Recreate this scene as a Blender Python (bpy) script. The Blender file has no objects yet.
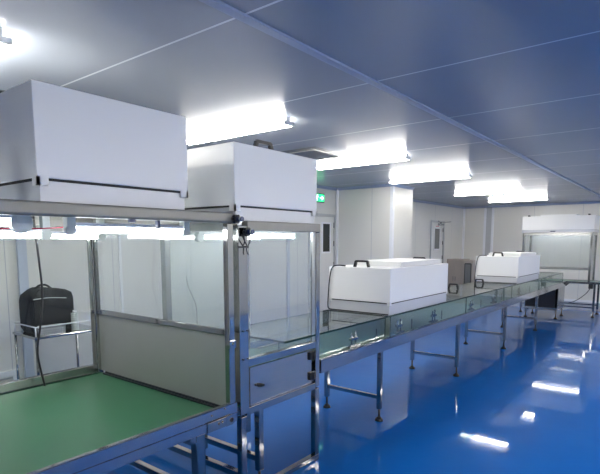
import bpy, bmesh, math, random
from mathutils import Vector, Matrix

S = bpy.context.scene
C = S.collection
R = math.radians

# ------------------------------------------------------------------ camera
cam_d = bpy.data.cameras.new('camera')
cam = bpy.data.objects.new('camera', cam_d)
C.objects.link(cam)
cam_d.sensor_width = 36.0
cam_d.lens = 494.0 / 600.0 * 36.0
cam_d.shift_y = 63.0 / 600.0
cam_d.clip_start = 0.05
cam.location = (0, 0, 1.6)
cam.rotation_euler = (R(90 - 6.81), 0, R(38.16))
S.camera = cam

# ------------------------------------------------------------------ world, view
w = bpy.data.worlds.new('world')
S.world = w
w.use_nodes = True
w.node_tree.nodes['Background'].inputs[0].default_value = (0.8, 0.88, 1.0, 1)
w.node_tree.nodes['Background'].inputs[1].default_value = 0.3
S.view_settings.view_transform = 'Standard'
S.view_settings.look = 'None'
S.view_settings.exposure = 2.2
S.view_settings.gamma = 1.0
S.view_settings.use_curve_mapping = False
try:
    S.cycles.max_bounces = 10
    S.cycles.diffuse_bounces = 5
    S.cycles.glossy_bounces = 6
    S.cycles.transmission_bounces = 8
    S.cycles.transparent_max_bounces = 24
    S.cycles.sample_clamp_indirect = 6.0
    S.cycles.caustics_reflective = False
    S.cycles.caustics_refractive = False
except Exception:
    pass
TUBE_EMIT = 12.5        # ceiling tubes
BOOTH_EMIT = 7.0        # tubes inside the booths

# ------------------------------------------------------------------ materials
MATS = {}


def mat(name, col, rough=0.5, metal=0.0, coat=0.0, spec=0.5, noise=0.0, nscale=20.0,
        rvar=0.0, bump=0.0, bscale=60.0, stretch=(1, 1, 1), emit=None, estr=0.0):
    m = bpy.data.materials.new(name)
    m.use_nodes = True
    nt = m.node_tree
    b = nt.nodes['Principled BSDF']
    b.inputs['Base Color'].default_value = (*col, 1)
    b.inputs['Roughness'].default_value = rough
    b.inputs['Metallic'].default_value = metal
    b.inputs['Specular IOR Level'].default_value = spec
    if coat:
        b.inputs['Coat Weight'].default_value = coat
        b.inputs['Coat Roughness'].default_value = 0.08
    if emit:
        b.inputs['Emission Color'].default_value = (*emit, 1)
        b.inputs['Emission Strength'].default_value = estr
    if noise or rvar or bump:
        tc = nt.nodes.new('ShaderNodeTexCoord')
        mp = nt.nodes.new('ShaderNodeMapping')
        mp.inputs['Scale'].default_value = stretch
        nt.links.new(tc.outputs['Object'], mp.inputs['Vector'])
        n = nt.nodes.new('ShaderNodeTexNoise')
        n.inputs['Scale'].default_value = nscale
        n.inputs['Detail'].default_value = 4
        nt.links.new(mp.outputs[0], n.inputs['Vector'])
        if noise:
            mx = nt.nodes.new('ShaderNodeMix')
            mx.data_type = 'RGBA'
            mx.inputs[6].default_value = (*[c * (1 - noise) for c in col], 1)
            mx.inputs[7].default_value = (*[min(1, c * (1 + noise)) for c in col], 1)
            nt.links.new(n.outputs['Fac'], mx.inputs[0])
            nt.links.new(mx.outputs[2], b.inputs['Base Color'])
        if rvar:
            mr = nt.nodes.new('ShaderNodeMapRange')
            mr.inputs['To Min'].default_value = max(0, rough - rvar)
            mr.inputs['To Max'].default_value = rough + rvar
            nt.links.new(n.outputs['Fac'], mr.inputs['Value'])
            nt.links.new(mr.outputs[0], b.inputs['Roughness'])
        if bump:
            n2 = nt.nodes.new('ShaderNodeTexNoise')
            n2.inputs['Scale'].default_value = bscale
            nt.links.new(mp.outputs[0], n2.inputs['Vector'])
            bp = nt.nodes.new('ShaderNodeBump')
            bp.inputs['Strength'].default_value = bump
            bp.inputs['Distance'].default_value = 0.01
            nt.links.new(n2.outputs['Fac'], bp.inputs['Height'])
            nt.links.new(bp.outputs[0], b.inputs['Normal'])
    MATS[name] = m
    return m


def glass_mat(name, tint, ior=1.5, rough=0.01, haze=0.0):
    m = bpy.data.materials.new(name)
    m.use_nodes = True
    nt = m.node_tree
    for n in list(nt.nodes):
        nt.nodes.remove(n)
    out = nt.nodes.new('ShaderNodeOutputMaterial')
    tr = nt.nodes.new('ShaderNodeBsdfTransparent')
    tr.inputs[0].default_value = (*tint, 1)
    gl = nt.nodes.new('ShaderNodeBsdfGlossy')
    gl.inputs['Roughness'].default_value = rough
    fr = nt.nodes.new('ShaderNodeFresnel')
    gm = nt.nodes.new('ShaderNodeNewGeometry')          # same reflectance on both faces of the plate
    ir = nt.nodes.new('ShaderNodeMapRange')
    ir.inputs['To Min'].default_value = ior
    ir.inputs['To Max'].default_value = 1 / ior
    nt.links.new(gm.outputs['Backfacing'], ir.inputs['Value'])
    nt.links.new(ir.outputs[0], fr.inputs[0])
    mx = nt.nodes.new('ShaderNodeMixShader')
    nt.links.new(fr.outputs[0], mx.inputs[0])
    if haze:
        df = nt.nodes.new('ShaderNodeBsdfDiffuse')
        df.inputs[0].default_value = (0.75, 0.8, 0.8, 1)
        m2 = nt.nodes.new('ShaderNodeMixShader')
        m2.inputs[0].default_value = haze
        nt.links.new(tr.outputs[0], m2.inputs[1])
        nt.links.new(df.outputs[0], m2.inputs[2])
        nt.links.new(m2.outputs[0], mx.inputs[1])
    else:
        nt.links.new(tr.outputs[0], mx.inputs[1])
    nt.links.new(gl.outputs[0], mx.inputs[2])
    nt.links.new(mx.outputs[0], out.inputs[0])
    MATS[name] = m
    return m


def floor_mat():
    m = mat('blue_epoxy', (0.006, 0.085, 0.46), 0.5, spec=0.03)
    nt = m.node_tree
    b = nt.nodes['Principled BSDF']
    b.inputs['Coat Weight'].default_value = 1.0
    b.inputs['Coat Roughness'].default_value = 0.035
    b.inputs['Coat IOR'].default_value = 1.19
    tc = nt.nodes.new('ShaderNodeTexCoord')
    n = nt.nodes.new('ShaderNodeTexNoise')
    n.inputs['Scale'].default_value = 1.1
    n.inputs['Detail'].default_value = 5
    nt.links.new(tc.outputs['Object'], n.inputs['Vector'])
    mx = nt.nodes.new('ShaderNodeMix')
    mx.data_type = 'RGBA'
    mx.inputs[6].default_value = (0.002, 0.095, 0.38, 1)
    mx.inputs[7].default_value = (0.003, 0.12, 0.45, 1)
    nt.links.new(n.outputs['Fac'], mx.inputs[0])
    nt.links.new(mx.outputs[2], b.inputs['Base Color'])
    n2 = nt.nodes.new('ShaderNodeTexNoise')
    n2.inputs['Scale'].default_value = 5.0
    n2.inputs['Detail'].default_value = 2
    nt.links.new(tc.outputs['Object'], n2.inputs['Vector'])
    bp = nt.nodes.new('ShaderNodeBump')
    bp.inputs['Strength'].default_value = 0.16
    bp.inputs['Distance'].default_value = 0.02
    nt.links.new(n2.outputs['Fac'], bp.inputs['Height'])
    nt.links.new(bp.outputs[0], b.inputs['Normal'])
    return m


def panel_mat(name, col, axis, pitch, seam, rough, width=0.012, off=0.0, metal=0.0, spec=0.5, noise=0.03):
    """sandwich panels: thin seams every `pitch` metres along one world axis"""
    m = mat(name, col, rough, metal=metal, spec=spec)
    nt = m.node_tree
    b = nt.nodes['Principled BSDF']
    g = nt.nodes.new('ShaderNodeNewGeometry')
    sp = nt.nodes.new('ShaderNodeSeparateXYZ')
    nt.links.new(g.outputs['Position'], sp.inputs[0])
    ad = nt.nodes.new('ShaderNodeMath')
    ad.operation = 'ADD'
    ad.inputs[1].default_value = 100 * pitch - off + width / 2
    nt.links.new(sp.outputs[axis], ad.inputs[0])
    md = nt.nodes.new('ShaderNodeMath')
    md.operation = 'MODULO'
    md.inputs[1].default_value = pitch
    nt.links.new(ad.outputs[0], md.inputs[0])
    lt = nt.nodes.new('ShaderNodeMath')
    lt.operation = 'LESS_THAN'
    lt.inputs[1].default_value = width
    nt.links.new(md.outputs[0], lt.inputs[0])
    n = nt.nodes.new('ShaderNodeTexNoise')
    n.inputs['Scale'].default_value = 0.8
    nt.links.new(g.outputs['Position'], n.inputs['Vector'])
    base = nt.nodes.new('ShaderNodeMix')
    base.data_type = 'RGBA'
    base.inputs[6].default_value = (*[c * (1 - noise) for c in col], 1)
    base.inputs[7].default_value = (*[min(1, c * (1 + noise)) for c in col], 1)
    nt.links.new(n.outputs['Fac'], base.inputs[0])
    mx = nt.nodes.new('ShaderNodeMix')
    mx.data_type = 'RGBA'
    nt.links.new(base.outputs[2], mx.inputs[6])
    mx.inputs[7].default_value = (*seam, 1)
    nt.links.new(lt.outputs[0], mx.inputs[0])
    nt.links.new(mx.outputs[2], b.inputs['Base Color'])
    return m


FLOOR = floor_mat()
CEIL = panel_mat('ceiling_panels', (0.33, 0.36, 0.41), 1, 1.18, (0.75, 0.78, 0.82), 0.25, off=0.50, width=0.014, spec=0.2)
WALLX = panel_mat('wall_panels_long', (0.72, 0.71, 0.67), 1, 1.18, (0.42, 0.44, 0.48), 0.38, off=0.9, width=0.008)
WALLY = panel_mat('wall_panels_cross', (0.72, 0.705, 0.66), 0, 1.18, (0.45, 0.46, 0.5), 0.38, off=0.1, width=0.008)
TRIMB = mat('blue_grey_trim', (0.30, 0.36, 0.50), 0.4, noise=0.05)
TRIMW = mat('white_trim', (0.80, 0.81, 0.84), 0.35, noise=0.03)
TRIMT = mat('tan_trim', (0.42, 0.36, 0.30), 0.4, noise=0.05)
DOORM = mat('door_enamel', (0.70, 0.70, 0.68), 0.35, noise=0.02)
DFRAME = mat('door_frame_grey', (0.50, 0.51, 0.52), 0.35, metal=0.3, noise=0.03)
DARKGL = mat('dark_door_glass', (0.035, 0.04, 0.035), 0.12, noise=0.1)
GREYGL = mat('grey_door_glass', (0.16, 0.17, 0.17), 0.15, noise=0.1)
STEEL = mat('stainless', (0.42, 0.42, 0.41), 0.08, metal=1.0, rvar=0.03, nscale=8, stretch=(1, 1, 1), noise=0.05)
BRUSH = mat('brushed_steel_sheet', (0.47, 0.47, 0.46), 0.24, metal=1.0, rvar=0.06, nscale=6, noise=0.06, stretch=(1, 1, 12))
ALU = mat('aluminium_profile', (0.44, 0.455, 0.48), 0.10, metal=1.0, rvar=0.03, nscale=12, noise=0.05)
BEAM = mat('dull_steel_beam', (0.24, 0.235, 0.22), 0.42, metal=0.4, rvar=0.05, nscale=6, noise=0.05)
PALEB = mat('pale_blue_strip', (0.52, 0.57, 0.66), 0.4, noise=0.04)
WHITE = mat('white_powder_coat', (0.88, 0.875, 0.86), 0.42, spec=0.35, noise=0.015, nscale=4)
SKIRT = mat('skirt_grey_sheet', (0.60, 0.61, 0.64), 0.3, noise=0.02, metal=0.1)
BLACK = mat('black_plastic', (0.012, 0.012, 0.014), 0.35, noise=0.1)
RUBBER = mat('black_rubber', (0.015, 0.014, 0.014), 0.6, noise=0.15)
BELT = mat('green_pvc_belt', (0.028, 0.155, 0.070), 0.28, spec=0.6, noise=0.08, nscale=3)
FABRIC = mat('black_nylon', (0.005, 0.006, 0.009), 0.75, noise=0.3, nscale=40, bump=0.3, bscale=140)
WIREM = mat('wire_mesh_silver', (0.55, 0.56, 0.56), 0.3, metal=0.9, noise=0.05)
GREYPL = mat('grey_lamp_holder', (0.66, 0.70, 0.67), 0.4, noise=0.06)
CABM = mat('taupe_cabinet', (0.34, 0.30, 0.27), 0.4, noise=0.08, nscale=6, stretch=(6, 6, .3))
DARKM = mat('dark_machine', (0.010, 0.012, 0.02), 0.3, noise=0.3, nscale=15)
RED = mat('red_wire', (0.5, 0.02, 0.06), 0.4, noise=0.1)
BLUEP = mat('blue_plastic', (0.03, 0.045, 0.13), 0.35, noise=0.1)
FILT = mat('filter_grille', (0.45, 0.46, 0.48), 0.4, metal=0.5, noise=0.1)
PANEL = mat('matt_steel_panel', (0.42, 0.42, 0.40), 0.45, metal=0.55, noise=0.04, nscale=3)
BELTC = mat('conveyor_belt_grey_green', (0.13, 0.22, 0.18), 0.3, spec=0.5, noise=0.06, nscale=4)
GLASS = glass_mat('clear_glass', (0.94, 0.965, 0.955))
COVERG = glass_mat('cover_glass', (0.88, 0.93, 0.92), ior=1.65)
SMOKE = glass_mat('booth_acrylic', (0.93, 0.95, 0.94), haze=0.13)
EDGE = mat('glass_edge_green', (0.006, 0.035, 0.032), 0.3, spec=0.2, noise=0.1)
TUBE = mat('lit_tube', (1, 1, 1), 0.4, emit=(1.0, 0.97, 0.90), estr=TUBE_EMIT, noise=0.01)
BTUBE = mat('lit_booth_tube', (1, 1, 1), 0.4, emit=(0.95, 0.98, 1.0), estr=BOOTH_EMIT, noise=0.01)
GREENL = mat('exit_green', (0.02, 0.5, 0.15), 0.4, emit=(0.02, 0.85, 0.25), estr=0.5, noise=0.02)
WHITEL = mat('exit_white', (0.9, 0.95, 0.9), 0.4, emit=(0.8, 1.0, 0.85), estr=0.8, noise=0.02)
REDP = mat('red_print', (0.6, 0.08, 0.10), 0.5, noise=0.05)
PAPER = mat('white_sign', (0.85, 0.84, 0.84), 0.5, noise=0.02)


# ------------------------------------------------------------------ mesh builder
class MB:
    def __init__(self):
        self.bm = bmesh.new()
        self.mi = 0

    def _mark(self, faces):
        for f in faces:
            f.material_index = self.mi

    def box(self, x0, x1, y0, y1, z0, z1, bev=0.0, seg=2):
        t = bmesh.new()
        bmesh.ops.create_cube(t, size=1)
        for v in t.verts:
            v.co = Vector(((x0 + x1) / 2 + v.co.x * abs(x1 - x0), (y0 + y1) / 2 + v.co.y * abs(y1 - y0),
                           (z0 + z1) / 2 + v.co.z * abs(z1 - z0)))
        if bev:
            bmesh.ops.bevel(t, geom=list(t.edges), offset=bev, segments=seg, profile=0.5, affect='EDGES')
        self.merge(t)
        return self

    def merge(self, t, M=None):
        me = bpy.data.meshes.new('tmp')
        if M is not None:
            t.transform(M)
        t.to_mesh(me)
        t.free()
        n = len(self.bm.faces)
        self.bm.from_mesh(me)
        bpy.data.meshes.remove(me)
        self.bm.faces.ensure_lookup_table()
        self._mark(self.bm.faces[n:])

    def cyl(self, p0, p1, r0, r1=None, n=16, cap=True):
        p0, p1 = Vector(p0), Vector(p1)
        r1 = r0 if r1 is None else r1
        t = bmesh.new()
        bmesh.ops.create_cone(t, cap_ends=cap, segments=n, radius1=r0, radius2=r1, depth=(p1 - p0).length)
        for f in t.faces:
            if len(f.verts) == 4:
                f.smooth = True
        q = (p1 - p0).to_track_quat('Z', 'Y')
        self.merge(t, Matrix.Translation((p0 + p1) / 2) @ q.to_matrix().to_4x4())
        return self

    def bar(self, p0, p1, w, h=None):
        """square bar between two points"""
        p0, p1 = Vector(p0), Vector(p1)
        h = h or w
        t = bmesh.new()
        bmesh.ops.create_cube(t, size=1)
        for v in t.verts:
            v.co = Vector((v.co.x * w, v.co.y * h, v.co.z * (p1 - p0).length))
        q = (p1 - p0).to_track_quat('Z', 'Y')
        self.merge(t, Matrix.Translation((p0 + p1) / 2) @ q.to_matrix().to_4x4())
        return self

    def tube(self, pts, r, n=8):
        """round tube swept along a smooth path"""
        P = [Vector(p) for p in pts]
        if len(P) > 2:
            Q = []
            for i in range(len(P) - 1):
                a = P[max(i - 1, 0)]; b = P[i]; c = P[i + 1]; d = P[min(i + 2, len(P) - 1)]
                for k in range(6):
                    t = k / 6
                    Q.append(0.5 * ((2 * b) + (c - a) * t + (2 * a - 5 * b + 4 * c - d) * t * t + (3 * b - a - 3 * c + d) * t ** 3))
            Q.append(P[-1])
            P = Q
        rings = []
        up = Vector((0.13, 0.27, 0.95)).normalized()
        for i, p in enumerate(P):
            d = (P[min(i + 1, len(P) - 1)] - P[max(i - 1, 0)]).normalized()
            u = d.cross(up)
            if u.length < 1e-3:
                u = d.cross(Vector((1, 0, 0)))
            u.normalize()
            v = d.cross(u)
            rings.append([self.bm.verts.new(p + r * (math.cos(a) * u + math.sin(a) * v))
                          for a in [2 * math.pi * k / n for k in range(n)]])
        fs = []
        for a, b in zip(rings, rings[1:]):
            for k in range(n):
                f = self.bm.faces.new((a[k], a[(k + 1) % n], b[(k + 1) % n], b[k]))
                f.smooth = True
                fs.append(f)
        fs.append(self.bm.faces.new(rings[0][::-1]))
        fs.append(self.bm.faces.new(rings[-1]))
        self._mark(fs)
        return self

    def prism(self, poly, axis, a, b):
        """polygon (2D) extruded along axis 'x','y' or 'z' from a to b"""
        def P(u, v, t):
            return {'x': (t, u, v), 'y': (u, t, v), 'z': (u, v, t)}[axis]
        A = [self.bm.verts.new(P(u, v, a)) for u, v in poly]
        B = [self.bm.verts.new(P(u, v, b)) for u, v in poly]
        fs = [self.bm.faces.new(A), self.bm.faces.new(B[::-1])]
        n = len(poly)
        for i in range(n):
            fs.append(self.bm.faces.new((A[i], B[i], B[(i + 1) % n], A[(i + 1) % n])))
        self._mark(fs)
        return self

    def build(self, name, m, parent=None, loc=None):
        bmesh.ops.recalc_face_normals(self.bm, faces=self.bm.faces)
        me = bpy.data.meshes.new(name)
        if loc is not None:                        # put the origin at loc, keep the world place
            self.bm.transform(Matrix.Translation(-Vector(loc)))
        elif parent is not None:
            self.bm.transform(Matrix.Translation(-parent.location) if parent.parent is None else Matrix.Identity(4))
        self.bm.to_mesh(me)
        self.bm.free()
        for x in (m if isinstance(m, (list, tuple)) else [m]):
            me.materials.append(x)
        o = bpy.data.objects.new(name, me)
        C.objects.link(o)
        if loc is not None:
            o.location = loc
        if parent is not None:
            o.parent = parent
        return o


def tag(o, label, cat, group=None):
    o['label'] = label
    o['category'] = cat
    if group:
        o['group'] = group
    return o


def thing(name, label, cat, loc=(0, 0, 0), group=None):
    o = bpy.data.objects.new(name, None)
    o.empty_display_size = 0.1
    C.objects.link(o)
    o.location = loc
    return tag(o, label, cat, group)


def struct(name, mb, m, parent=None):
    o = mb.build(name, m, parent)
    if parent is None:
        o['kind'] = 'structure'
    return o


def sub(mb, name, m, parent, top):
    """a sub-part; its mesh is in the thing's own frame (parts sit at the thing's origin)"""
    mb.bm.transform(Matrix.Translation(-top.location))
    return mb.build(name, m, parent)


def copy_tree(o, parent=None):
    c = o.copy()
    C.objects.link(c)
    if parent is not None:
        c.parent = parent
    for ch in list(o.children):
        copy_tree(ch, c)
    return c


def pane(x0, x1, y0, y1, z0, z1, name, parent, m=None, edge=None, top=None):
    """glass plate with dark green cut edges"""
    mb = MB().box(x0, x1, y0, y1, z0, z1)
    dims = [abs(x1 - x0), abs(y1 - y0), abs(z1 - z0)]
    k = dims.index(min(dims))
    for f in mb.bm.faces:
        f.normal_update()
        f.material_index = 0 if abs(f.normal[k]) > 0.5 else 1
    mats = [m or GLASS, edge or EDGE]
    if top is not None:
        return sub(mb, name, mats, parent, top)
    return mb.build(name, mats, parent)


# ------------------------------------------------------------------ the room
XL, YP0, YP1, XP, YF, ZC, XR, YB = -5.4, 8.0, 8.8, -4.2, 14.8, 2.6, 3.6, -3.0
struct('floor', MB().box(XL - .1, XR + .1, YB - .1, YF + .1, -0.1, 0), FLOOR)
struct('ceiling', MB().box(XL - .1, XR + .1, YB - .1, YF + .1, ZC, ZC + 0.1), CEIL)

# left wall, near stretch, with the first door's opening
D1a, D1b, DZ = 7.10, 7.98 - .0, 2.10
D1b = 7.99
mb = MB()
mb.box(XL - .1, XL, YB, D1a, 0, ZC)
mb.box(XL - .1, XL, D1b, YP0, 0, ZC)
mb.box(XL - .1, XL, D1a, D1b, DZ, ZC)
struct('wall_left', mb, WALLX)
D2a, D2b = 12.42, 13.34
mb = MB()
mb.box(XL - .1, XL, YP1, D2a, 0, ZC)
mb.box(XL - .1, XL, D2b, YF, 0, ZC)
mb.box(XL - .1, XL, D2a, D2b, DZ + .04, ZC)
struct('wall_left_far', mb, WALLX)
struct('wall_jut', MB().box(XL - .1, XP, YP0, YP1, 0, ZC), WALLY)
mb = MB()
mb.box(XL - .1, XR + .1, YF, YF + .1, 0, ZC)
struct('wall_far', mb, WALLY)
struct('wall_right', MB().box(XR, XR + .1, YB, YF, 0, ZC), WALLX)
struct('wall_back', MB().box(XL - .1, XR + .1, YB - .1, YB, 0, ZC), WALLY)

# coved trims between walls and ceiling, corner strips and panel joints
tn = [0]


def trim(mb, m):
    tn[0] += 1
    return struct('trim_%d' % tn[0], mb, m)


c_ = 0.045
trim(MB().prism([(XL, ZC), (XL + c_, ZC), (XL, ZC - c_)], 'y', YB, YP0), TRIMB)
trim(MB().prism([(YP0, ZC), (YP0 - c_, ZC), (YP0, ZC - c_)], 'x', XL + c_, XP), TRIMB)
trim(MB().prism([(XP, ZC), (XP + c_, ZC), (XP, ZC - c_)], 'y', YP0, YP1), TRIMB)
trim(MB().prism([(XL, ZC), (XL + c_, ZC), (XL, ZC - c_)], 'y', YP1, YF - c_), TRIMB)
trim(MB().prism([(YF, ZC), (YF - c_, ZC), (YF, ZC - c_)], 'x', XL, XR), TRIMB)
trim(MB().box(XL + .019, XL + .055, YP0 - .035, YP0, 0, ZC - c_), TRIMW)                     # inner corner by the first door
trim(MB().box(XP - .045, XP + .012, YP0 - .012, YP0 + .05, 0, ZC - c_), TRIMW)        # outer corner of the jut
trim(MB().box(XL, XL + .05, YF - .05, YF, 0, ZC - c_), TRIMW)                         # far left corner
trim(MB().box(XL, XL + .03, 2.19, 2.28, 0.0, ZC - c_), PALEB)
trim(MB().box(XL, XL + .02, 3.34, 3.37, 0, ZC - c_), TRIMW)
trim(MB().box(XL, XL + .02, 6.50, 6.57, 0, ZC - c_), PALEB)
trim(MB().box(-4.79, -4.73, YF - .03, YF, 0, ZC - c_), TRIMW)
trim(MB().box(-4.57, -4.51, YF - .03, YF, 0, ZC - c_), TRIMW)
trim(MB().box(-4.73, -4.57, YF - .012, YF, 0, ZC - c_), DFRAME)
# dark joint running along the ceiling
trim(MB().box(-1.675, -1.625, YB, YF - c_, ZC - .012, ZC), TRIMB)
struct('baseboard_far', MB().box(XL, XR, YF - .06, YF - .03, 0, .06), TRIMW)
struct('baseboard_left', MB().prism([(XL, 0), (XL + .03, 0), (XL, .07)], 'y', YB, D1a - .05), TRIMW)

# doors ------------------------------------------------------------------


def door(name, y0, y1, ztop, wy0, wy1, wz0, wz1, gm, right_hinge=True):
    root = struct(name, MB().box(XL - .07, XL - .02, y0 + .045, y1 - .045, 0.01, ztop - .045), DOORM)
    fr = MB()
    fr.box(XL - .1, XL + .018, y0, y0 + .045, 0, ztop)
    fr.box(XL - .1, XL + .018, y1 - .045, y1, 0, ztop)
    fr.box(XL - .1, XL + .018, y0 + .045, y1 - .045, ztop - .045, ztop)
    fr.build('door_frame', DFRAME, root)
    win = MB()
    for a in ((wy0 - .03, wy0, wz0 - .03, wz1 + .03), (wy1, wy1 + .03, wz0 - .03, wz1 + .03),
              (wy0, wy1, wz0 - .03, wz0), (wy0, wy1, wz1, wz1 + .03)):
        win.box(XL - .02, XL - .005, *a)
    wf = win.build('window_frame', TRIMW, root)
    MB().box(XL - .019, XL - .012, wy0, wy1, wz0, wz1).build('door_pane', gm, wf)
    h = MB().cyl((XL - .02, y0 + .11, 1.02), (XL + .03, y0 + .11, 1.02), .012)
    h.bar((XL + .03, y0 + .10, 1.02), (XL + .03, y0 + .23, 1.02), .018)
    h.box(XL - .021, XL - .014, y0 + .085, y0 + .135, .94, 1.10)
    h.build('door_handle', STEEL, root)
    hg = MB()
    for z in (.35, 1.15, 1.55, 1.9):
        hg.cyl((XL - .012, y1 - .05, z - .05), (XL - .012, y1 - .05, z + .05), .012)
    hg.build('hinge', DARKM if right_hinge else STEEL, root)
    return root


door('door_1', D1a, D1b, DZ, 7.575, 7.80, 1.40, 1.92, DARKGL, False)
d2 = door('door_2', D2a, D2b, DZ + .04, 12.72, 13.06, 1.39, 1.93, GREYGL)
cl = MB()
cl.box(XL - .015, XL + .06, 12.92, 13.20, 2.015, 2.075, .01)
cl.build('door_closer', ALU, d2)
ar = MB().bar((XL + .05, 12.98, 2.09), (XL + .16, 12.55, 2.12), .018)
ar.bar((XL + .05, 13.0, 2.09), (XL + .12, 13.50, 2.13), .018)
ar.cyl((XL + .05, 12.98, 2.07), (XL + .05, 12.98, 2.11), .02)
ar.build('closer_arm', ALU, d2)
sg = MB().box(XL - .019, XL - .012, 12.72, 13.06, 1.965, 2.01)
sg = tag(MB().box(XL - .02, XL - .008, 12.70, 13.08, 1.975, 2.012).build('door_sign', PAPER), 'small white sign with a red strip above the narrow pane of the far door', 'sign')
MB().box(XL - .008, XL - .006, 12.78, 13.0, 1.985, 2.002).build('red_strip', REDP, sg)

# exit sign beside the first door
ex = thing('exit_sign', 'green lit exit sign high on the wall above the nearer grey door', 'sign', (XL, 7.38, 2.31))
MB().box(XL, XL + .035, 7.20, 7.56, 2.30, 2.46, .006).build('housing', BLACK, ex)
MB().box(XL + .035, XL + .038, 7.215, 7.545, 2.315, 2.445).build('lit_face', GREENL, ex)
fig = MB()
X0 = XL + .038
# running figure and arrow
fig.cyl((X0, 7.34, 2.425), (X0 + .002, 7.34, 2.425), .012)
fig.bar((X0 + .001, 7.335, 2.412), (X0 + .001, 7.31, 2.375), .004, .018)
fig.bar((X0 + .001, 7.31, 2.378), (X0 + .001, 7.335, 2.35), .004, .012)
fig.bar((X0 + .001, 7.335, 2.35), (X0 + .001, 7.325, 2.325), .004, .010)
fig.bar((X0 + .001, 7.31, 2.378), (X0 + .001, 7.285, 2.345), .004, .012)
fig.bar((X0 + .001, 7.33, 2.405), (X0 + .001, 7.365, 2.39), .004, .009)
fig.bar((X0 + .001, 7.33, 2.405), (X0 + .001, 7.29, 2.395), .004, .009)
fig.bar((X0 + .001, 7.41, 2.38), (X0 + .001, 7.52, 2.38), .004, .014)
fig.prism([(7.46, 2.415), (7.475, 2.42), (7.525, 2.38), (7.475, 2.34), (7.46, 2.345), (7.50, 2.38)], 'x', X0, X0 + .002)
fig.build('pictogram', WHITEL, ex)

# wall grille low on the left wall
vg = thing('wall_vent_grille', 'white framed return air grille low on the wall left of the blue strip', 'vent', (XL, 1.8, .0))
fr = MB()
for a in ((1.45, 2.13, .22, .28), (1.45, 2.13, .02, .06), (1.45, 1.51, .06, .22), (2.07, 2.13, .06, .22)):
    fr.box(XL, XL + .025, *a)
fr.build('frame', TRIMW, vg)
sl = MB()
for k in range(5):
    z = .075 + k * .03
    sl.prism([(XL + .004, z), (XL + .02, z + .012), (XL + .02, z + .016), (XL + .004, z + .004)], 'y', 1.51, 2.07)
sl.build('slats', FILT, vg)

# ------------------------------------------------------------------ ceiling lights
LX0, LX1 = -3.94, -2.62
LS = 1.05


def light_fixture(label):
    L = LX1 - LX0
    t = thing('ceiling_light', label, 'light', (LX0 + L / 2, 5.36, ZC), 'twin tube ceiling lights')
    x, y = LX0 + L / 2, 5.36
    h = MB().prism([(y - .03, ZC), (y + .03, ZC), (y + .022, 2.555), (y - .022, 2.555)], 'x', LX0 + .02, LX1 - .02)
    h.build('housing', TRIMW, t)
    for s in (-1, 1):
        MB().cyl((LX0 + .02, y + s * .042, 2.545), (LX1 - .02, y + s * .042, 2.545), .015, n=14).build('lamp_tube', TUBE, t)
    for a, b in ((LX0, LX0 + .02), (LX1 - .02, LX1)):
        MB().box(a, b, y - .060, y + .060, 2.530, 2.562, .004).build('end_cap', TRIMW, t)
    return t


row = [(5.10, 'twin tube ceiling light just right of the tall middle hood, beside the square vent'),
       (3.05, 'twin tube ceiling light directly behind the tall middle hood'),
       (7.05, 'twin tube ceiling light above the corner where the wall juts out'),
       (9.75, 'twin tube ceiling light fourth along the row, with a vent just behind it'),
       (11.85, 'twin tube ceiling light farthest along the row, left of the far booth')]
first = light_fixture(row[0][1])
for y, lab in row[1:]:
    t = copy_tree(first)
    t.location = (first.location.x, y * LS, ZC)
    t['label'] = lab
for y, lab in ((1.0, 'twin tube ceiling light cut off at the top left corner, beyond the largest hood'),):
    t = copy_tree(first)
    t.location = (first.location.x, y * LS, ZC)
    t['label'] = lab
for x, rn in ((0.75, 'middle'), (2.7, 'added right-hand')):  # outermost row is added out of view to raise the room's brightness
    for y, pn in ((-1.0, 'behind the camera'), (1.0, 'beside the camera'), (3.05, 'level with the tall middle hood'), (5.1, 'level with the larger filter box'),
                  (7.05, 'level with the jutting wall'), (9.75, 'level with the smaller filter box'), (11.85, 'level with the far booth')):
        t = copy_tree(first)
        t.location = (x, y, ZC)
        t['label'] = 'twin tube ceiling light of the %s row, %s' % (rn, pn)
        t['group'] = 'twin tube ceiling lights out of view'

# square supply diffusers


def diffuser(x0, x1, y0, y1, label):
    t = thing('ceiling_vent', label, 'vent', ((x0 + x1) / 2, (y0 + y1) / 2, ZC))
    f = MB()
    z0, z1 = ZC - .03, ZC
    w_ = .05
    f.box(x0, x1, y0, y0 + w_, z0, z1).box(x0, x1, y1 - w_, y1, z0, z1)
    f.box(x0, x0 + w_, y0 + w_, y1 - w_, z0, z1).box(x1 - w_, x1, y0 + w_, y1 - w_, z0, z1)
    f.build('frame', BRUSH, t)
    g = MB().box(x0 + w_, x1 - w_, y0 + w_, y1 - w_, ZC - .012, ZC - .002)
    n = 9
    for k in range(1, n):
        yy = y0 + w_ + (y1 - y0 - 2 * w_) * k / n
        g.box(x0 + w_, x1 - w_, yy - .003, yy + .003, ZC - .026, ZC - .012)
    g.build('grille', FILT, t)
    return t


diffuser(-3.88, -3.22, 4.36, 4.98, 'square steel framed vent in the ceiling behind the tall middle hood')
diffuser(-3.7, -3.1, 10.6, 11.2, 'square dark ceiling vent between the two farthest ceiling lights')

# ------------------------------------------------------------------ generic parts


def foot(mb, x, y, zl=.09):
    mb.cyl((x, y, .02), (x, y, zl + .02), .009, n=10)
    mb.cyl((x, y, 0.0), (x, y, .022), .036, .030, n=20)
    mb.cyl((x, y, .022), (x, y, .04), .022, .012, n=14)
    return mb


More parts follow.
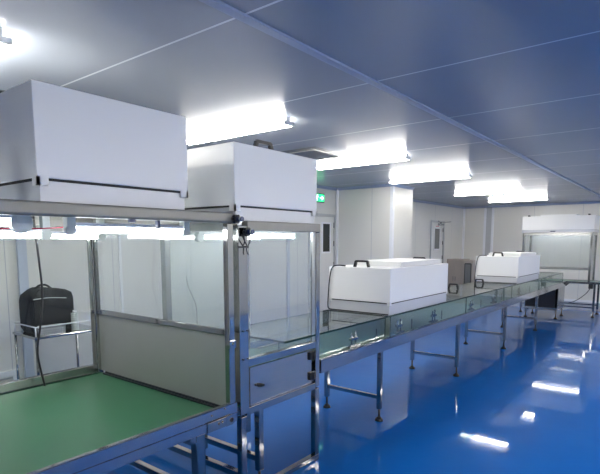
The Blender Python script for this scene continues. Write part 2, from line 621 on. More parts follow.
def handle(mb, p, axis, L=.13, h=.045, r=.009):
    """U-shaped pull handle standing on p along axis"""
    x, y, z = p
    d = Vector((1, 0, 0)) if axis == 'x' else Vector((0, 1, 0))
    c = Vector(p)
    a, b = c - d * L / 2, c + d * L / 2
    up = Vector((0, 0, h))
    mb.bar(a, a + up * .8 + d * .012, .022)
    mb.bar(b, b + up * .8 - d * .012, .022)
    mb.bar(a + up * .8 + d * .004, a + up + d * .022, .02)
    mb.bar(b + up * .8 - d * .004, b + up - d * .022, .02)
    mb.bar(a + up + d * .012, b + up - d * .012, .018)
    return mb


def bolt(mb, p, axis='x', r=.009, l=.008):
    p = Vector(p)
    d = {'x': Vector((1, 0, 0)), 'y': Vector((0, 1, 0)), 'z': Vector((0, 0, 1))}[axis]
    mb.cyl(p, p + d * l, r, n=6)
    return mb


def hood(label, x0, x1, y0, y1, zb, zs, zt, hpos):
    """fan filter hood: white cap with corner tabs over a recessed skirt"""
    t = thing('filter_hood', label, 'air filter hood', ((x0 + x1) / 2, (y0 + y1) / 2, zb))
    # cap: shell with tabs at the corners reaching lower
    m = MB().box(x0, x1, y0, y1, zs + .006, zt, .004)
    for (a, b) in ((x0, x0 + .012), (x1 - .012, x1)):
        for (c, d) in ((y0, y0 + .045), (y1 - .045, y1)):
            m.box(a, b, c, d, zs - .025, zs + .01)
    for (a, b) in ((x0, x0 + .045), (x1 - .045, x1)):
        for (c, d) in ((y0, y0 + .012), (y1 - .012, y1)):
            m.box(a, b, c, d, zs - .025, zs + .01)
    m.build('hood_cap', WHITE, t)
    MB().box(x0 + .014, x1 - .014, y0 + .014, y1 - .014, zb, zs - .004).build('skirt', SKIRT, t)
    MB().box(x0 + .008, x1 - .008, y0 + .008, y1 - .008, zs - .004, zs + .006).build('gasket', RUBBER, t)
    for p, ax in hpos:
        handle(MB(), p, ax, L=.15, h=.045).build('handle', BLACK, t)
    return t


# ------------------------------------------------------------------ bench booth (near, wide green belt)
BX0, BX1, BY0, BY1 = -3.52, -2.04, 0.60, 1.985
bb = thing('belt_workbench', 'wide workbench with green belt and stainless booth frame at lower left', 'workbench', (-2.78, 1.3, 0))
MB().box(BX0 + .05, BX1 - .03, BY0 + .02, BY1 - .01, .585, .602, .005).build('belt', BELT, bb)
ed = MB()
ed.box(BX0 + .1, BX1 - .04, BY1 - .045, BY1 - .030, .602, .612)
ed.box(BX0 + .1, BX1 - .04, BY1 - .026, BY1 - .012, .602, .618)
ed.build('belt_end_strip', DARKM, bb)
MB().cyl((BX0 + .05, BY0 + .03, .57), (BX1 - .04, BY0 + .03, .57), .03, n=20).build('roller', STEEL, bb)
# outer rail: extruded profile with a slot
def rail(x_in, x_out, y0, y1):
    s = 1 if x_out > x_in else -1
    prof = [(x_in, .54), (x_out, .54), (x_out, .590), (x_out - s * .006, .593), (x_out - s * .006, .598), (x_out, .601),
            (x_out, .652), (x_out - s * .004, .656), (x_in + s * .012, .656), (x_in + s * .012, .606), (x_in, .606)]
    return MB().prism(prof, 'y', y0, y1)
rail(BX1 - .04, BX1, BY0, BY1 + .01).build('side_rail', ALU, bb)
rail(BX0 + .04, BX0, BY0, BY1).build('side_rail', ALU, bb)
cr = MB()
for y in (BY0 + .06, 1.3, BY1 - .06):
    cr.box(BX0 + .04, BX1 - .04, y - .02, y + .02, .545, .583)
cr.build('cross_support', ALU, bb)
# tensioner bracket at the end of the rail
br = MB().box(BX1, BX1 + .006, 1.76, 1.90, .535, .592, .002)
br.prism([(1.90, .533), (1.95, .533), (1.972, .545), (1.978, .562), (1.972, .58), (1.95, .592), (1.90, .592)], 'x', BX1, BX1 + .006)
bk = br.build('tension_bracket', STEEL, bb)
sub(MB().cyl((BX1 + .002, 1.942, .563), (BX1 + .009, 1.942, .563), .013, n=20), 'bracket_pin', DARKM, bk, bb)
for p in ((BX1 + .006, 1.85, .565), (BX1 + .006, 1.875, .567)):
    sub(bolt(MB(), p), 'bracket_bolt', STEEL, bk, bb)
for p in ((BX1, 1.80, .625), (BX1, 1.90, .64)):
    bolt(MB(), p, r=.006).build('rail_bolt', STEEL, bb)
# legs
for x in (BX1 - .055, BX0 + .055):
    for y in (1.72, 0.72):
        xa = x
        if x > -3:
            l = MB().box(x - .005, x + .05, y - .03, y + .03, .10, .54, .004)
            l.box(x - .02, x + .048, y - .075, y - .032, .50, .54, .004)
        else:
            l = MB().box(x - .03, x + .03, y - .03, y + .03, .10, .54, .004)
        lo = l.build('leg', STEEL, bb)
        f = foot(MB(), x + (.022 if x > -3 else 0), y)
        sub(f, 'levelling_foot', RUBBER, lo, bb)
for y in (1.74, 0.72):
    MB().box(BX0 + .085, BX1 - .06, y - .018, y + .018, .16, .196, .002).build('crossbar', STEEL, bb)
# booth frame
pf = MB()
for (x, y, z0) in ((BX1 - .04, BY1 - .045, .656), (BX0, BY1 - .045, .606), (BX1 - .04, BY0, .656), (BX0, BY0, .606)):
    MB().box(x, x + .04, y, y + .045, z0, 1.70, .004).build('corner_post', STEEL, bb)
MB().box(BX1 - .045, BX1 + .004, BY0 - .02, BY1 + .01, 1.70, 1.758, .010, 3).build('top_beam', BEAM, bb)
MB().box(BX0, BX0 + .045, BY0 - .02, BY1 + .01, 1.70, 1.758, .006).build('top_beam', BEAM, bb)
for y in (BY0 - .02, BY1 - .035):
    MB().box(BX0 + .045, BX1 - .045, y, y + .045, 1.70, 1.758, .006).build('top_beam', BEAM, bb)
MB().box(BX0 + .045, BX1 - .045, BY0 + .025, BY1 - .035, 1.742, 1.748).build('roof_sheet', GLASS, bb)
# end panel
MB().box(BX0 + .04, BX1 - .04, BY1 - .018, BY1 - .010, .619, 1.052).build('lower_panel', PANEL, bb)
MB().box(BX0 + .04, BX1 - .04, BY1 - .032, BY1 - .002, 1.052, 1.088, .004).build('mid_rail', STEEL, bb)
pane(BX0 + .04, BX1 - .04, BY1 - .018, BY1 - .012, 1.088, 1.70, 'window_pane', bb, SMOKE)
# far side windows and their sill
MB().box(BX0 - .005, BX0 + .035, BY0 + .045, BY1 - .045, .607, .668, .004).build('window_sill', BRUSH, bb)
pane(BX0 + .010, BX0 + .016, BY0 + .045, BY1 - .045, .668, 1.70, 'window_pane', bb, GLASS)
st = MB()
st.box(BX0 + .022, BX0 + .03, BY1 - .075, BY1 - .05, .668, 1.70)
st.box(BX0 + .045, BX0 + .056, BY1 - .035, BY1 - .022, 1.088, 1.70)
st.build('glazing_strip', STEEL, bb)
# clamp on the outer post
cm = MB().cyl((BX1 - .002, BY1 - .02, 1.01), (BX1 + .02, BY1 - .02, 1.01), .010)
cm.box(BX1, BX1 + .012, BY1 - .05, BY1 + .0, .985, 1.03, .003)
cm.build('post_clamp', STEEL, bb)
MB().box(BX1 - .02, BX1 - .004, 1.33, 1.36, 1.685, 1.70).build('clip', BLUEP, bb)
MB().box(BX1 - .05, BX1 - .03, 1.50, 1.515, 1.66, 1.70).build('clip', BLUEP, bb)

hood('largest white filter hood on the near booth, at upper left', -3.05, -2.045, .925, 1.675, 1.759, 1.845, 2.22,
     [((-2.55, 1.0, 2.22), 'x')])


# tube lamps inside the booths
def booth_lamp(label, x, y0, y1, z, ztop, r=.03, group=None):
    t = thing('booth_lamp', label, 'lamp', (x, (y0 + y1) / 2, z), group)
    MB().cyl((x, y0 + .02, z), (x, y1 - .02, z), .014, n=14).build('lamp_tube', BTUBE, t)
    MB().box(x - .014, x + .014, y0 + .02, y1 - .02, z + .018, z + .034).build('housing', TRIMW, t)
    for y in (y0, y1):
        m = MB().cyl((x - .018, y, z), (x + .018, y, z), r, n=24)
        m.box(x - .02, x + .02, y - .02, y + .02, z, ztop - .0)
        m.build('lamp_holder', GREYPL, t)
    return t


booth_lamp('lit tube lamp in the near booth nearest the open front, right half', -2.28, 1.165, 1.835, 1.652, 1.742, .024)
booth_lamp('lit tube lamp in the near booth ending in the small grey holder', -2.85, .66, 1.315, 1.635, 1.742, .03)
booth_lamp('lit tube lamp ending in the large grey holder at the left edge', -2.22, .64, .925, 1.676, 1.742, .044)
booth_lamp('lit tube lamp added deep inside the near booth to light its interior', -3.25, 1.2, 1.88, 1.63, 1.742, .03)  # extra tube, added to brighten the booth interior
wr = MB().tube([(-2.40, .62, 1.662), (-2.42, .9, 1.655), (-2.40, 1.15, 1.662), (-2.5, 1.4, 1.69)], .003)
tag(wr.build('lamp_wire', RED), 'thin red wire along the lamps under the near booth roof', 'wire')
# black cable hanging in the near booth
cb = MB().tube([(-3.40, 1.50, 1.74), (-3.40, 1.515, 1.50), (-3.41, 1.53, 1.25), (-3.395, 1.50, 1.05), (-3.40, 1.47, .85), (-3.39, 1.50, .62)], .007)
tag(cb.build('hanging_cable', BLACK), 'black cable hanging inside the near booth before the cart', 'cable')

# ------------------------------------------------------------------ tunnel booth (middle)
TX0, TX1, TY0, TY1 = -2.775, -2.04, 2.02, 2.83
tb = thing('pass_through_booth', 'narrow stainless booth with glass front and hinged door over the line', 'booth', (-2.42, 2.43, 0))
for (x, y) in ((TX1 - .05, TY0 + .005), (TX1 - .05, TY1 - .05), (TX0, TY0 + .005), (TX0, TY1 - .05)):
    w_ = .075 if (x > -2.5 and y < 2.3) else .045
    po = MB().box(x, x + .05, y, y + w_, .56, 1.66 if w_ < .07 else 1.69, .004)
    po.build('corner_post', STEEL, tb)
for (x, y) in ((TX1 - .045, TY0 + .012), (TX1 - .045, TY1 - .05), (-2.165, 2.27), (-2.72, 2.27), (-3.46, TY0 + .012), (-3.46, 2.27), (TX0, TY1 - .05)):
    zt = .545
    lg = MB().box(x, x + .042, y, y + .045, .045 if y != 2.27 else .09, zt, .003)
    lo = lg.build('leg', STEEL, tb)
    if y == 2.27:
        sub(foot(MB(), x + .021, y + .022), 'levelling_foot', RUBBER, lo, tb)
MB().box(TX1 - .045, TX1 - .005, TY0 + .06, TY1 - .05, .01, .045, .002).build('base_rail', STEEL, tb)
MB().box(TX1 - .045, TX1 - .003, TY0 + .012, TY0 + .055, .0, .045, .002).build('base_block', STEEL, tb)
MB().box(TX1 - .045, TX1 - .003, TY1 - .05, TY1 - .005, .0, .045, .002).build('base_block', STEEL, tb)
MB().box(-3.42, TX1 - .045, 2.035, 2.072, .15, .19, .002).build('crossbar', STEEL, tb)
MB().box(-3.42, -2.165, 2.275, 2.312, .15, .19, .002).build('crossbar', STEEL, tb)
MB().box(-3.46, TX0, 2.04, 2.075, .545, .592, .003).build('bottom_beam', STEEL, tb)
# beams round the opening
MB().box(TX1 - .045, TX1 - .002, TY0 + .08, TY1 - .05, .845, .893, .003).build('window_rail', STEEL, tb)
MB().box(TX1 - .045, TX1 - .002, TY0 + .06, TY1 - .05, .545, .592, .003).build('bottom_beam', STEEL, tb)
for x in (TX0, ):
    MB().box(x, x + .04, TY0 + .055, TY1 - .05, .545, .592, .003).build('bottom_beam', STEEL, tb)
    MB().box(x, x + .04, TY0 + .055, TY1 - .05, .66, .73, .003).build('window_rail', STEEL, tb)
for y in (TY0 + .01, TY1 - .045):
    MB().box(TX0 + .045, TX1 - .05, y, y + .035, .545, .592, .003).build('bottom_beam', STEEL, tb)
MB().box(TX1 - .05, TX1 + .0, TY0 + .08, TY1, 1.66, 1.718, .005).build('top_beam', BEAM, tb)
MB().box(TX0, TX0 + .05, TY0 + .005, TY1, 1.66, 1.718, .005).build('top_beam', BEAM, tb)
for y in (TY0 + .005, TY1 - .045):
    MB().box(TX0 + .05, TX1 - .05, y, y + .045, 1.66, 1.718, .005).build('top_beam', BEAM, tb)
# window: silver inner frame + glass
MB().box(TX1 - .022, TX1 - .008, TY1 - .085, TY1 - .05, .893, 1.66).build('glazing_strip', WIREM, tb)
MB().box(TX1 - .022, TX1 - .008, TY0 + .08, TY0 + .088, .893, 1.66).build('glazing_strip', WIREM, tb)
pane(TX1 - .018, TX1 - .012, TY0 + .088, TY1 - .085, .893, 1.66, 'window_pane', tb, SMOKE)
pane(TX0 + .012, TX0 + .018, TY0 + .055, TY1 - .05, .73, 1.66, 'window_pane', tb, SMOKE)
# door with hinges and latch
dr = MB().box(TX1 - .02, TX1 - .004, 2.107, 2.735, .598, .838, .003).build('access_door', BRUSH, tb)
dt = MB()
for a in ((2.107, 2.735, .834, .838), (2.107, 2.735, .598, .602), (2.107, 2.111, .598, .838)):
    dt.box(TX1 - .004, TX1 - .001, *a)
sub(dt, 'door_edge', STEEL, dr, tb)
for z in (.80, .655):
    hg = MB()
    hg.box(TX1 - .004, TX1 + .010, 2.735 - .035, 2.735 + .03, z - .028, z + .028, .004)
    hg.cyl((TX1 + .010, 2.735, z - .026), (TX1 + .010, 2.735, z + .026), .007)
    for dy in (-.02, .018):
        for dz in (-.014, .014):
            hg.cyl((TX1 + .009, 2.735 + dy, z + dz), (TX1 + .013, 2.735 + dy, z + dz), .004, n=8)
    sub(hg, 'hinge', BLACK, dr, tb)
lk = MB().cyl((TX1 - .005, 2.19, .712), (TX1 + .012, 2.19, .712), .012)
lk.bar((TX1 + .010, 2.17, .714), (TX1 + .012, 2.215, .710), .014)
sub(lk, 'latch', BLACK, dr, tb)
for z in (1.07, .90):
    for y in (2.05, 2.09):
        bolt(MB(), (TX1, y, z), r=.006).build('post_bolt', DARKM, tb)
# belt passing through under the glass
MB().box(-2.70, -2.10, TY0 + .05, TY1 + .0, .735, .75, .003).build('belt', BELTC, tb)
MB().box(-2.715, -2.085, TY0 + .05, TY1 - .0, .66, .73, .003).build('belt_bed', ALU, tb)
hood('white filter hood on the narrow middle booth, left of the hanging exit sign', -2.80, -2.045, 2.0 + .005, 2.79, 1.719, 1.797, 2.152,
     [((-2.10, 2.31, 2.152), 'y')])
booth_lamp('lit tube lamp behind the glass front of the middle booth', -2.16, 2.17, 2.70, 1.632, 1.66)
booth_lamp('lit tube lamp at the back of the middle booth', -2.5, 2.13, 2.72, 1.625, 1.66)

# clamp knobs where the booths meet
for (y, z, lab, k) in ((1.99, 1.722, 'upper of the two dark clamp knobs where the booths meet', 0),
                       (2.075, 1.652, 'lower of the two dark clamp knobs where the booths meet', 1)):
    t = thing('clamp_knob', lab, 'clamp', (TX1, y, z))
    x = TX1 + .004
    m = MB()
    for j in range(6):
        a = j * math.pi / 3
        m.cyl((x + .006, y + .018 * math.cos(a), z + .018 * math.sin(a)), (x + .026, y + .018 * math.cos(a), z + .018 * math.sin(a)), .010, n=12)
    m.cyl((x + .002, y, z), (x + .028, y, z), .021, n=20)
    m.build('knob_grip', DARKM, t)
    MB().cyl((x + .028, y, z), (x + .062, y + .004, z), .016, .014, n=16).build('knob_stem', BLUEP, t)
    MB().cyl((x + .048, y + .003, z), (x + .058, y + .003, z), .0165, n=16).build('ring', WIREM, t)
hk = MB()
hk.tube([(TX1 + .022, 2.03, 1.64), (TX1 + .02, 2.055, 1.60), (TX1 + .018, 2.075, 1.575), (TX1 + .018, 2.085, 1.56)], .0035)
hk.tube([(TX1 + .022, 2.09, 1.63), (TX1 + .022, 2.098, 1.60), (TX1 + .02, 2.085, 1.575)], .0035)
hk.bar((TX1 + .006, 2.015, 1.565), (TX1 + .006, 2.10, 1.567), .010)
hk.tube([(TX1 + .012, 2.078, 1.56), (TX1 + .016, 2.08, 1.53), (TX1 + .02, 2.088, 1.522)], .0035)
tag(hk.build('wire_hook', DARKM), 'small dark wire hook strapped below the clamp knobs', 'hook')

# ------------------------------------------------------------------ long conveyor
CX0, CX1, CY0, CY1 = -2.70, -2.04, 2.845, 11.80
cv = thing('belt_conveyor', 'long belt conveyor on stainless legs running to the far booth', 'conveyor', (-2.37, 7.3, 0))
MB().box(CX0 + .03, CX1 - .035, CY0, CY1, .725, .742, .004).build('belt', BELTC, cv)
for xa, xb in ((CX1 - .032, CX1), (CX0, CX0 + .032)):
    s = MB()
    xo = xb if xa > -2.5 else xa
    xi = xa if xa > -2.5 else xb
    d = 1 if xo > xi else -1
    s.prism([(xi, .645), (xo, .645), (xo, .742), (xo - d * .004, .746), (xi, .746)], 'y', CY0, CY1)
    s.build('side_rail', ALU, cv)
bs = MB().box(CX0 + .032, CX1 - .032, CY0, CY1, .66, .72)
bs.build('belt_bed', BRUSH, cv)
for y in (3.80, 5.67, 7.58, 9.49):
    for x in (CX1 - .045, CX0 + .045):
        lo = MB().box(x - .02, x + .02, y - .02, y + .02, .11, .66, .004)
        lo.box(x - .024, x + .024, y - .05, y + .02, .632, .645)
        lo = lo.build('leg', STEEL, cv)
        sub(foot(MB(), x, y), 'levelling_foot', RUBBER, lo, cv)
    MB().box(CX0 + .065, CX1 - .065, y - .014, y + .014, .20, .232, .002).build('crossbar', STEEL, cv)
# guide posts and clamps inside, under the glass
ps = (3.35, 3.75, 4.15, 4.45, 4.95, 5.2, 6.1, 6.5, 7.0, 7.4, 8.3, 9.0)
for i, y in enumerate(ps):
    if i % 2 == 0:
        g = MB().cyl((CX1 - .06, y, .742), (CX1 - .06, y, .86), .007, n=10)
        g.cyl((CX1 - .06, y + .06, .742), (CX1 - .06, y + .06, .87), .007, n=10)
        g.box(CX1 - .075, CX1 - .045, y - .02, y + .08, .80, .822, .003)
        g.box(CX1 - .08, CX1 - .04, y - .05, y + .11, .742, .758, .003)
        g.build('guide_clamp', STEEL, cv)
    else:
        MB().cyl((CX1 - .06, y, .742), (CX1 - .06, y, .84), .005, n=10).build('guide_post', DARKM, cv)
MB().box(CX0 + .05, CX0 + .062, CY0 + .02, CY1 - .3, .80, .835, .002).build('guide_rail', STEEL, cv)
for y in (3.2, 4.2, 5.2, 6.2, 7.2, 8.2, 9.2, 10.2, 11.2):
    MB().box(CX0 + .045, CX0 + .057, y, y + .02, .742, .80).build('guide_post', STEEL, cv)

# glass covers over the line: lift-off sections
secs = [(2.44, 3.90), (3.905, 5.80), (5.805, 7.72), (7.725, 9.60), (9.605, 11.50)]
slabs = ['clear glass cover section nearest, reaching into the middle booth',
         'clear glass cover section under the larger white filter box',
         'clear glass cover section between the two filter boxes',
         'clear glass cover section under the smaller white filter box',
         'clear glass cover section at the far end of the line']
ZG = .945
for (a, b), lab in zip(secs, slabs):
    t = thing('glass_cover', lab, 'glass cover', (-2.37, (a + b) / 2, .747), 'glass covers over the conveyor')
    pane(CX0 + .0, CX1 - .002, a, b, ZG - .013, ZG, 'top_pane', t, COVERG)
    pane(CX1 - .012, CX1 - .004, a, b, .7465 if a > 2.8 else .8935, ZG - .013, 'side_pane', t, COVERG) if a > 2.8 else \
        pane(CX1 - .060, CX1 - .052, a, b, .7505, ZG - .013, 'side_pane', t, COVERG)
    pane(CX0 + .002, CX0 + .010, a, b, .7505, ZG - .013, 'side_pane', t, COVERG)
    if a < 2.5:
        pane(CX0 + .010, CX1 - .060, a, a + .008, .7505, ZG - .013, 'end_pane', t, COVERG)
for y, lab in ((6.67, 'nearer of the two black pull handles standing on the glass'), (7.74, 'farther of the two black pull handles on the glass, before the smaller box')):
    m = MB()
    handle(m, (-2.54, y, ZG), 'x', L=.13, h=.062)
    tag(m.build('pull_handle', BLACK), lab, 'handle')


# filter boxes on the glass
def filter_box(y0, y1, lab, name='filter_box'):
    x0, x1, z0, zs, z1 = -2.70, -2.045, ZG + .001, 1.052, 1.36
    t = thing(name, lab, 'filter box', ((x0 + x1) / 2, (y0 + y1) / 2, z0))
    m = MB().box(x0, x1, y0, y1, zs, z1, .004)
    for (a, b) in ((x0, x0 + .03), (x1 - .03, x1)):
        for (c, d) in ((y0, y0 + .006), (y1 - .006, y1)):
            m.box(a, b, c, d, zs - .02, zs + .01)
    for (a, b) in ((x0, x0 + .006), (x1 - .006, x1)):
        for (c, d) in ((y0, y0 + .03), (y1 - .03, y1)):
            m.box(a, b, c, d, zs - .02, zs + .01)
    m.build('box_cap', WHITE, t)
    MB().box(x0 + .008, x1 - .008, y0 + .008, y1 - .008, z0, zs - .008).build('skirt', SKIRT, t)
    MB().box(x0 + .004, x1 - .004, y0 + .004, y1 - .004, zs - .008, zs).build('gasket', RUBBER, t)
    MB().box(x0 + .11, x1 - .04, y0 + .28, y1 - .12, z1, z1 + .048, .004).build('top_plate', WHITE, t)
    handle(MB(), (-2.375, y0 + .06, z1), 'x', L=.15, h=.055).build('handle', BLACK, t)
    handle(MB(), (-2.36, y1 - .05, z1), 'x', L=.15, h=.055).build('handle', BLACK, t)
    cb = MB().tube([(x0 + .16, y0 + .04, z1 + .008), (x0 + .09, y0 + .02, z1 + .012), (x0 + .045, y0 - .012, z1 - .01), (x0 + .02, y0 - .018, z1 - .12),
                    (x0 + .006, y0 - .018, z1 - .28), (x0 + .004, y0 - .018, z0 + .03), (x0 + .02, y0 - .012, z0 + .008)], .006)
    cb.tube([(x0 + .02, y0 - .012, z0 + .008), (x0 + .3, y0 - .010, z0 + .007), (x1 - .01, y0 - .010, z0 + .007)], .0045)
    cb.build('power_cord', BLACK, t)
    return t


filter_box(3.885, 5.20, 'larger looking white filter box on the glass, nearest along the line')
filter_box(8.01, 9.38, 'smaller looking white filter box farther along the glass line')

# drive cabinet at the far end of the conveyor
dc = thing('drive_cabinet', 'stainless drive cabinet with dark open front under the far conveyor end', 'cabinet', (-2.37, 11.45, 0))
x0, x1, y0, y1 = -2.69, -2.05, 11.13, 11.79
m = MB().box(x0, x1, y1 - .01, y1, .2, .642).box(x0, x1, y0 + .01, y1 - .01, .2, .212).box(x0, x0 + .01, y0, y1 - .01, .212, .642)
m.build('shell', BRUSH, dc)
MB().box(x1 - .006, x1 + .002, y0, y1 - .012, .212, .642, .002).build('side_panel', BRUSH, dc)
m = MB().box(x0 + .012, x1 - .05, y0 + .005, y0 + .03, .22, .64)  # near-black sheet standing in for the shade inside the open front
m.build('dark_infill', DARKM, dc)
MB().box(x0, x1, y0 - .006, y0 + .009, .18, .235, .002).build('front_rail', BRUSH, dc)
mt = MB().cyl((-2.45, 11.2, .42), (-2.45, 11.55, .42), .09, n=20).box(-2.6, -2.25, 11.25, 11.5, .22, .32, .01)
mt.build('motor', DARKM, dc)
for x in (x0 + .03, x1 - .03):
    for y in (y0 + .03, y1 - .03):
        lo = MB().box(x - .016, x + .016, y - .016, y + .016, .11, .2).build('leg', STEEL, dc)
        sub(foot(MB(), x, y), 'levelling_foot', RUBBER, lo, dc)

# ------------------------------------------------------------------ far booth across the end
HX0, HX1, HY0, HY1 = -2.97, -1.60, 11.86, 12.50
fb = thing('far_booth', 'stainless framed glass booth standing across the far end of the line', 'booth', (-2.2, 12.2, 0))
for (x, y) in ((HX0, HY0), (HX1 - .045, HY0), (HX0, HY1 - .045), (HX1 - .045, HY1 - .045)):
    MB().box(x, x + .045, y, y + .045, .745, 1.78, .003).build('corner_post', STEEL, fb)
MB().box(HX0 - .0, -.55, HY0, HY0 + .04, .70, .745, .003).build('table_rail', STEEL, fb)
MB().box(HX0 - .0, -.55, HY1 - .04, HY1, .70, .745, .003).build('table_rail', STEEL, fb)
for x in (HX0, -1.53, -.59):
    MB().box(x, x + .04, HY0 + .04, HY1 - .04, .70, .745, .003).build('table_rail', STEEL, fb)
MB().box(HX0 + .04, -1.53, HY0 + .04, HY1 - .04, .715, .735).build('belt', BELT, fb)
MB().box(-1.49, -.59, HY0 + .04, HY1 - .04, .715, .735).build('belt', BELT, fb)
for x in (HX0 + .03, -1.51, -.60):
    for y in (HY0 + .025, HY1 - .025):
        lo = MB().box(x - .02, x + .02, y - .02, y + .02, .11, .70, .003).build('leg', STEEL, fb)
        sub(foot(MB(), x, y), 'levelling_foot', RUBBER, lo, fb)
MB().box(HX0 + .05, -1.53, HY0 + .01, HY0 + .04, .19, .22, .002).build('crossbar', STEEL, fb)
MB().box(HX0 + .05, -1.53, HY1 - .04, HY1 - .01, .19, .22, .002).build('crossbar', STEEL, fb)
MB().box(HX0 + .045, HX1 - .045, HY1 - .038, HY1 - .005, .96, 1.015, .003).build('mid_rail', BRUSH, fb)
pane(HX0 + .045, HX1 - .045, HY1 - .025, HY1 - .019, 1.015, 1.72, 'window_pane', fb, SMOKE)
pane(HX1 - .025, HX1 - .019, HY0 + .045, HY1 - .045, .745, 1.72, 'window_pane', fb, SMOKE)
pane(HX0 + .019, HX0 + .025, HY0 + .045, HY1 - .045, .745, 1.72, 'window_pane', fb, SMOKE)
for y in (HY0, HY1 - .045):
    MB().box(HX0 + .045, HX1 - .045, y, y + .045, 1.72, 1.78, .003).build('top_beam', BRUSH, fb)
for x in (HX0, HX1 - .045):
    MB().box(x, x + .045, HY0 + .045, HY1 - .045, 1.72, 1.78, .003).build('top_beam', BRUSH, fb)
MB().prism([(-2.045, .70), (-1.98, .70), (-2.045, .635)], 'y', HY0 - .02, HY0 + .0).build('gusset', BLACK, fb)
bx = tag(MB().box(-1.63, -1.545, HY0 + .0 + .045, HY0 + .14, .60, .699, .008).build('power_box', BLACK), 'small black power box fixed under the far booth table', 'power box')
cbl = MB().tube([(-1.60, HY0 + .09, .605), (-1.68, HY0 + .08, .48), (-1.85, HY0 + .06, .33), (-2.02, HY0 + .055, .26)], .008)
tag(cbl.build('power_cable', BLACK), 'thin black cable sagging from the power box to the drive cabinet', 'cable')

fh = thing('filter_hood', 'light grey filter hood on top of the far booth with a small blue badge', 'air filter hood', (-2.25, 12.2, 1.781))
MB().box(HX0 - .02, HX1 + .02, HY0 - .02, HY1 + .02, 1.842, 2.135, .006).build('hood_cap', WHITE, fh)
MB().box(HX0 - .02, HX1 + .02, HY0 - .02, HY1 + .02, 1.781, 1.832, .004).build('skirt', SKIRT, fh)
MB().box(HX0 - .01, HX1 + .01, HY0 - .01, HY1 + .01, 1.832, 1.842).build('gasket', FILT, fh)
MB().box(-2.41, -2.31, HY0 - .024, HY0 - .02, 1.797, 1.817).build('blue_badge', BLUEP, fh)
MB().box(HX0 + .32, HX1 - .34, HY0 + .1, HY1 - .1, 2.135, 2.17, .004).build('top_plate', WHITE, fh)
for x in (HX0 + .10, HX1 - .10):
    MB().box(x - .02, x + .02, HY0 + .02, HY0 + .10, 2.135, 2.165, .006).build('handle', BLACK, fh)
t = thing('booth_lamp', 'tube lamp added out of sight under the far booth roof to light its interior', 'lamp', (-2.25, 12.3, 1.70))  # added lamp, hidden behind the top beam, lights the far booth inside
MB().cyl((HX0 + .12, 12.3, 1.755), (HX1 - .12, 12.3, 1.755), .012, n=12).build('lamp_tube', BTUBE, t)
MB().box(HX0 + .1, HX1 - .1, 12.28, 12.32, 1.769, 1.78).build('housing', TRIMW, t)
for x in (HX0 + .10, HX1 - .12):
    MB().box(x, x + .02, 12.275, 12.325, 1.735, 1.775).build('lamp_holder', GREYPL, t)

# ------------------------------------------------------------------ metal cabinets in the far left corner
c1 = thing('metal_cabinet', 'taupe metal cabinet standing in the far corner right of the far door', 'cabinet', (-5.12, 13.75, 0))
MB().box(-5.36, -4.90, 13.50, 14.05, .0, 1.10, .006).build('body', CABM, c1)
for x in (-5.35, -5.125):
    o = MB().box(x + .005, x + .215, 13.488, 13.50, .03, 1.07, .003).build('door', CABM, c1)
    kx = x + (.19 if x < -5.2 else .03)
    sub(MB().box(kx - .007, kx + .007, 13.475, 13.488, .5, .62, .002), 'door_handle', STEEL, o, c1)
c2 = thing('equipment_cabinet', 'taupe cabinet with a dark rounded panel on its front, far corner', 'cabinet', (-4.72, 13.7, 0))
MB().box(-4.885, -4.60, 13.42, 13.95, .0, 1.08, .02, 3).build('body', CABM, c2)
g = MB()
pts = []
for (cx, cz, a0) in ((-4.655, .97, 0), (-4.79, .97, 90), (-4.79, .20, 180), (-4.655, .20, 270)):
    for k in range(5):
        a = R(a0 + k * 22.5)
        pts.append((cx + .03 * math.cos(a), cz + .03 * math.sin(a)))
g.prism(pts, 'y', 13.405, 13.42)
g.build('panel_rim', BLACK, c2)
MB().box(-4.795, -4.65, 13.400, 13.405, .2, .97).build('dark_infill', GREYGL, c2)

# ------------------------------------------------------------------ cart with the black bag
ct = thing('tube_frame_cart', 'stainless cart with guard rail standing by the wall behind the near booth', 'cart', (-4.73, 2.24, 0))
kx0, kx1, ky0, ky1 = -4.97, -4.50, 1.93, 2.56
deck = MB().box(kx0, kx1, ky0, ky1, .725, .752, .010, 3).build('top_shelf', STEEL, ct)
MB().box(kx0 + .01, kx1 - .01, ky0 + .01, ky1 - .01, .25, .27, .006).build('lower_shelf', STEEL, ct)
for x in (kx0 + .02, kx1 - .02):
    for y in (ky0 + .02, ky1 - .02):
        lo = MB().cyl((x, y, .10), (x, y, .725), .0125).build('leg', STEEL, ct)
        ca = MB().cyl((x - .012, y, .045), (x + .012, y, .045), .045, n=20)
        ca.box(x - .018, x + .018, y - .02, y + .02, .08, .105)
        sub(ca, 'caster', RUBBER, lo, ct)
rl = MB()
for x in (kx0 + .02, kx1 - .02):
    rl.cyl((x, ky0 + .02, .835), (x, ky1 - .02, .835), .006)
rl.cyl((kx0 + .02, ky0 + .02, .835), (kx1 - .02, ky0 + .02, .835), .006)
for x in (kx0 + .02, kx1 - .02):
    for y in (ky0 + .02, ky1 - .02):
        rl.cyl((x, y, .75), (x, y, .838), .006)
rl.build('guard_rail', TRIMW, ct)

bag = thing('equipment_bag', 'black soft bag standing on the cart behind the near booth', 'bag', (-4.75, 2.2, .753))
prof = [(2.00, .753), (2.36, .753), (2.385, .80), (2.385, 1.06), (2.37, 1.115), (2.31, 1.145), (2.24, 1.15), (2.18, 1.165), (2.10, 1.165), (2.06, 1.15), (1.99, 1.10), (1.975, 1.05), (1.975, .80)]
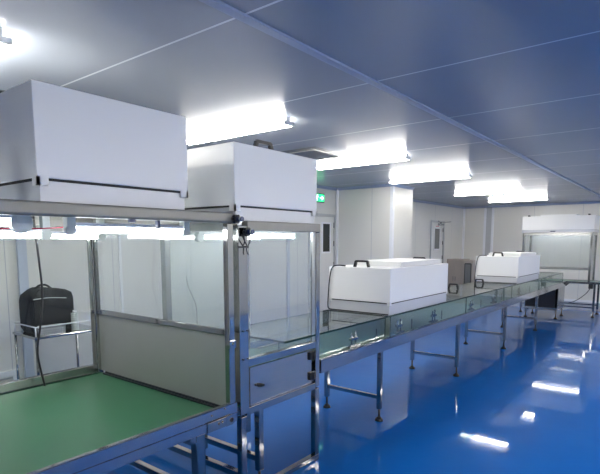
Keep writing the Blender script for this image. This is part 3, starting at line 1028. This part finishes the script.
# soft body: bevelled prism
tbm = MB().prism(prof, 'x', -4.90, -4.66)
bmesh.ops.bevel(tbm.bm, geom=[e for e in tbm.bm.edges if abs(e.verts[0].co.x - e.verts[1].co.x) < .01], offset=.022, segments=3, profile=.6, affect='EDGES')
for f in tbm.bm.faces:
    f.smooth = True
tbm.build('bag_body', FABRIC, bag)
fl = MB().prism([(1.985, .85), (2.29, .85), (2.295, 1.06), (2.27, 1.085), (2.02, 1.10), (1.985, 1.05)], 'x', -4.66, -4.625)
bmesh.ops.bevel(fl.bm, geom=list(fl.bm.edges), offset=.010, segments=2, affect='EDGES')
fl.build('front_pocket', FABRIC, bag)
MB().tube([(-4.62, 1.99, 1.075), (-4.618, 2.14, 1.080), (-4.62, 2.29, 1.065)], .0035).build('zip', GREYPL, bag)
MB().tube([(-4.78, 2.08, 1.155), (-4.78, 2.12, 1.185), (-4.78, 2.18, 1.187), (-4.78, 2.23, 1.15)], .010).build('carry_handle', FABRIC, bag)

bk = thing('wire_basket', 'small silver wire basket on the cart before the black bag', 'basket', (-4.56, 2.1, .753))
m = MB()
a0, a1, b0, b1, z0, z1 = -4.61, -4.53, 2.01, 2.22, .754, .83
n = 12
for k in range(n + 1):
    y = b0 + (b1 - b0) * k / n
    m.bar((a1, y, z0), (a1, y, z1), .004)
    m.bar((a0, y, z0), (a0, y, z1), .004)
for k in range(5):
    z = z0 + (z1 - z0) * k / 4
    m.bar((a1, b0, z), (a1, b1, z), .004)
    m.bar((a0, b0, z), (a0, b1, z), .004)
    m.bar((a0, b0, z), (a1, b0, z), .004)
    m.bar((a0, b1, z), (a1, b1, z), .004)
m.build('basket_mesh', WIREM, bk)
MB().box(a0 + .004, a1 - .004, b0 + .004, b1 - .004, z0, z0 + .05, .004).build('contents', TRIMW, bk)
bt = thing('ribbed_bottle', 'translucent ribbed container standing on the cart right of the black bag', 'container', (-4.60, 2.345, .753))
m = MB()
for k in range(9):
    m.cyl((-4.585, 2.345, .754 + k * .019), (-4.585, 2.345, .766 + k * .019), .034, n=16)
    if k < 8:
        m.cyl((-4.585, 2.345, .766 + k * .019), (-4.585, 2.345, .773 + k * .019), .028, n=16)
m.build('body', GREYPL, bt)
MB().cyl((-4.585, 2.345, .918), (-4.585, 2.345, .945), .018, n=14).build('lid', TRIMW, bt)

# thin cable hanging on the wall seen through the end panel
tag(MB().tube([(XL + .02, 4.34, 1.13), (XL + .02, 4.36, .98), (XL + .025, 4.45, .80), (XL + .02, 4.50, .66), (XL + .02, 4.50, .3)], .006).build('wall_cable', BLACK),
    'thin dark cable down the wall behind the end panel of the near booth', 'cable')
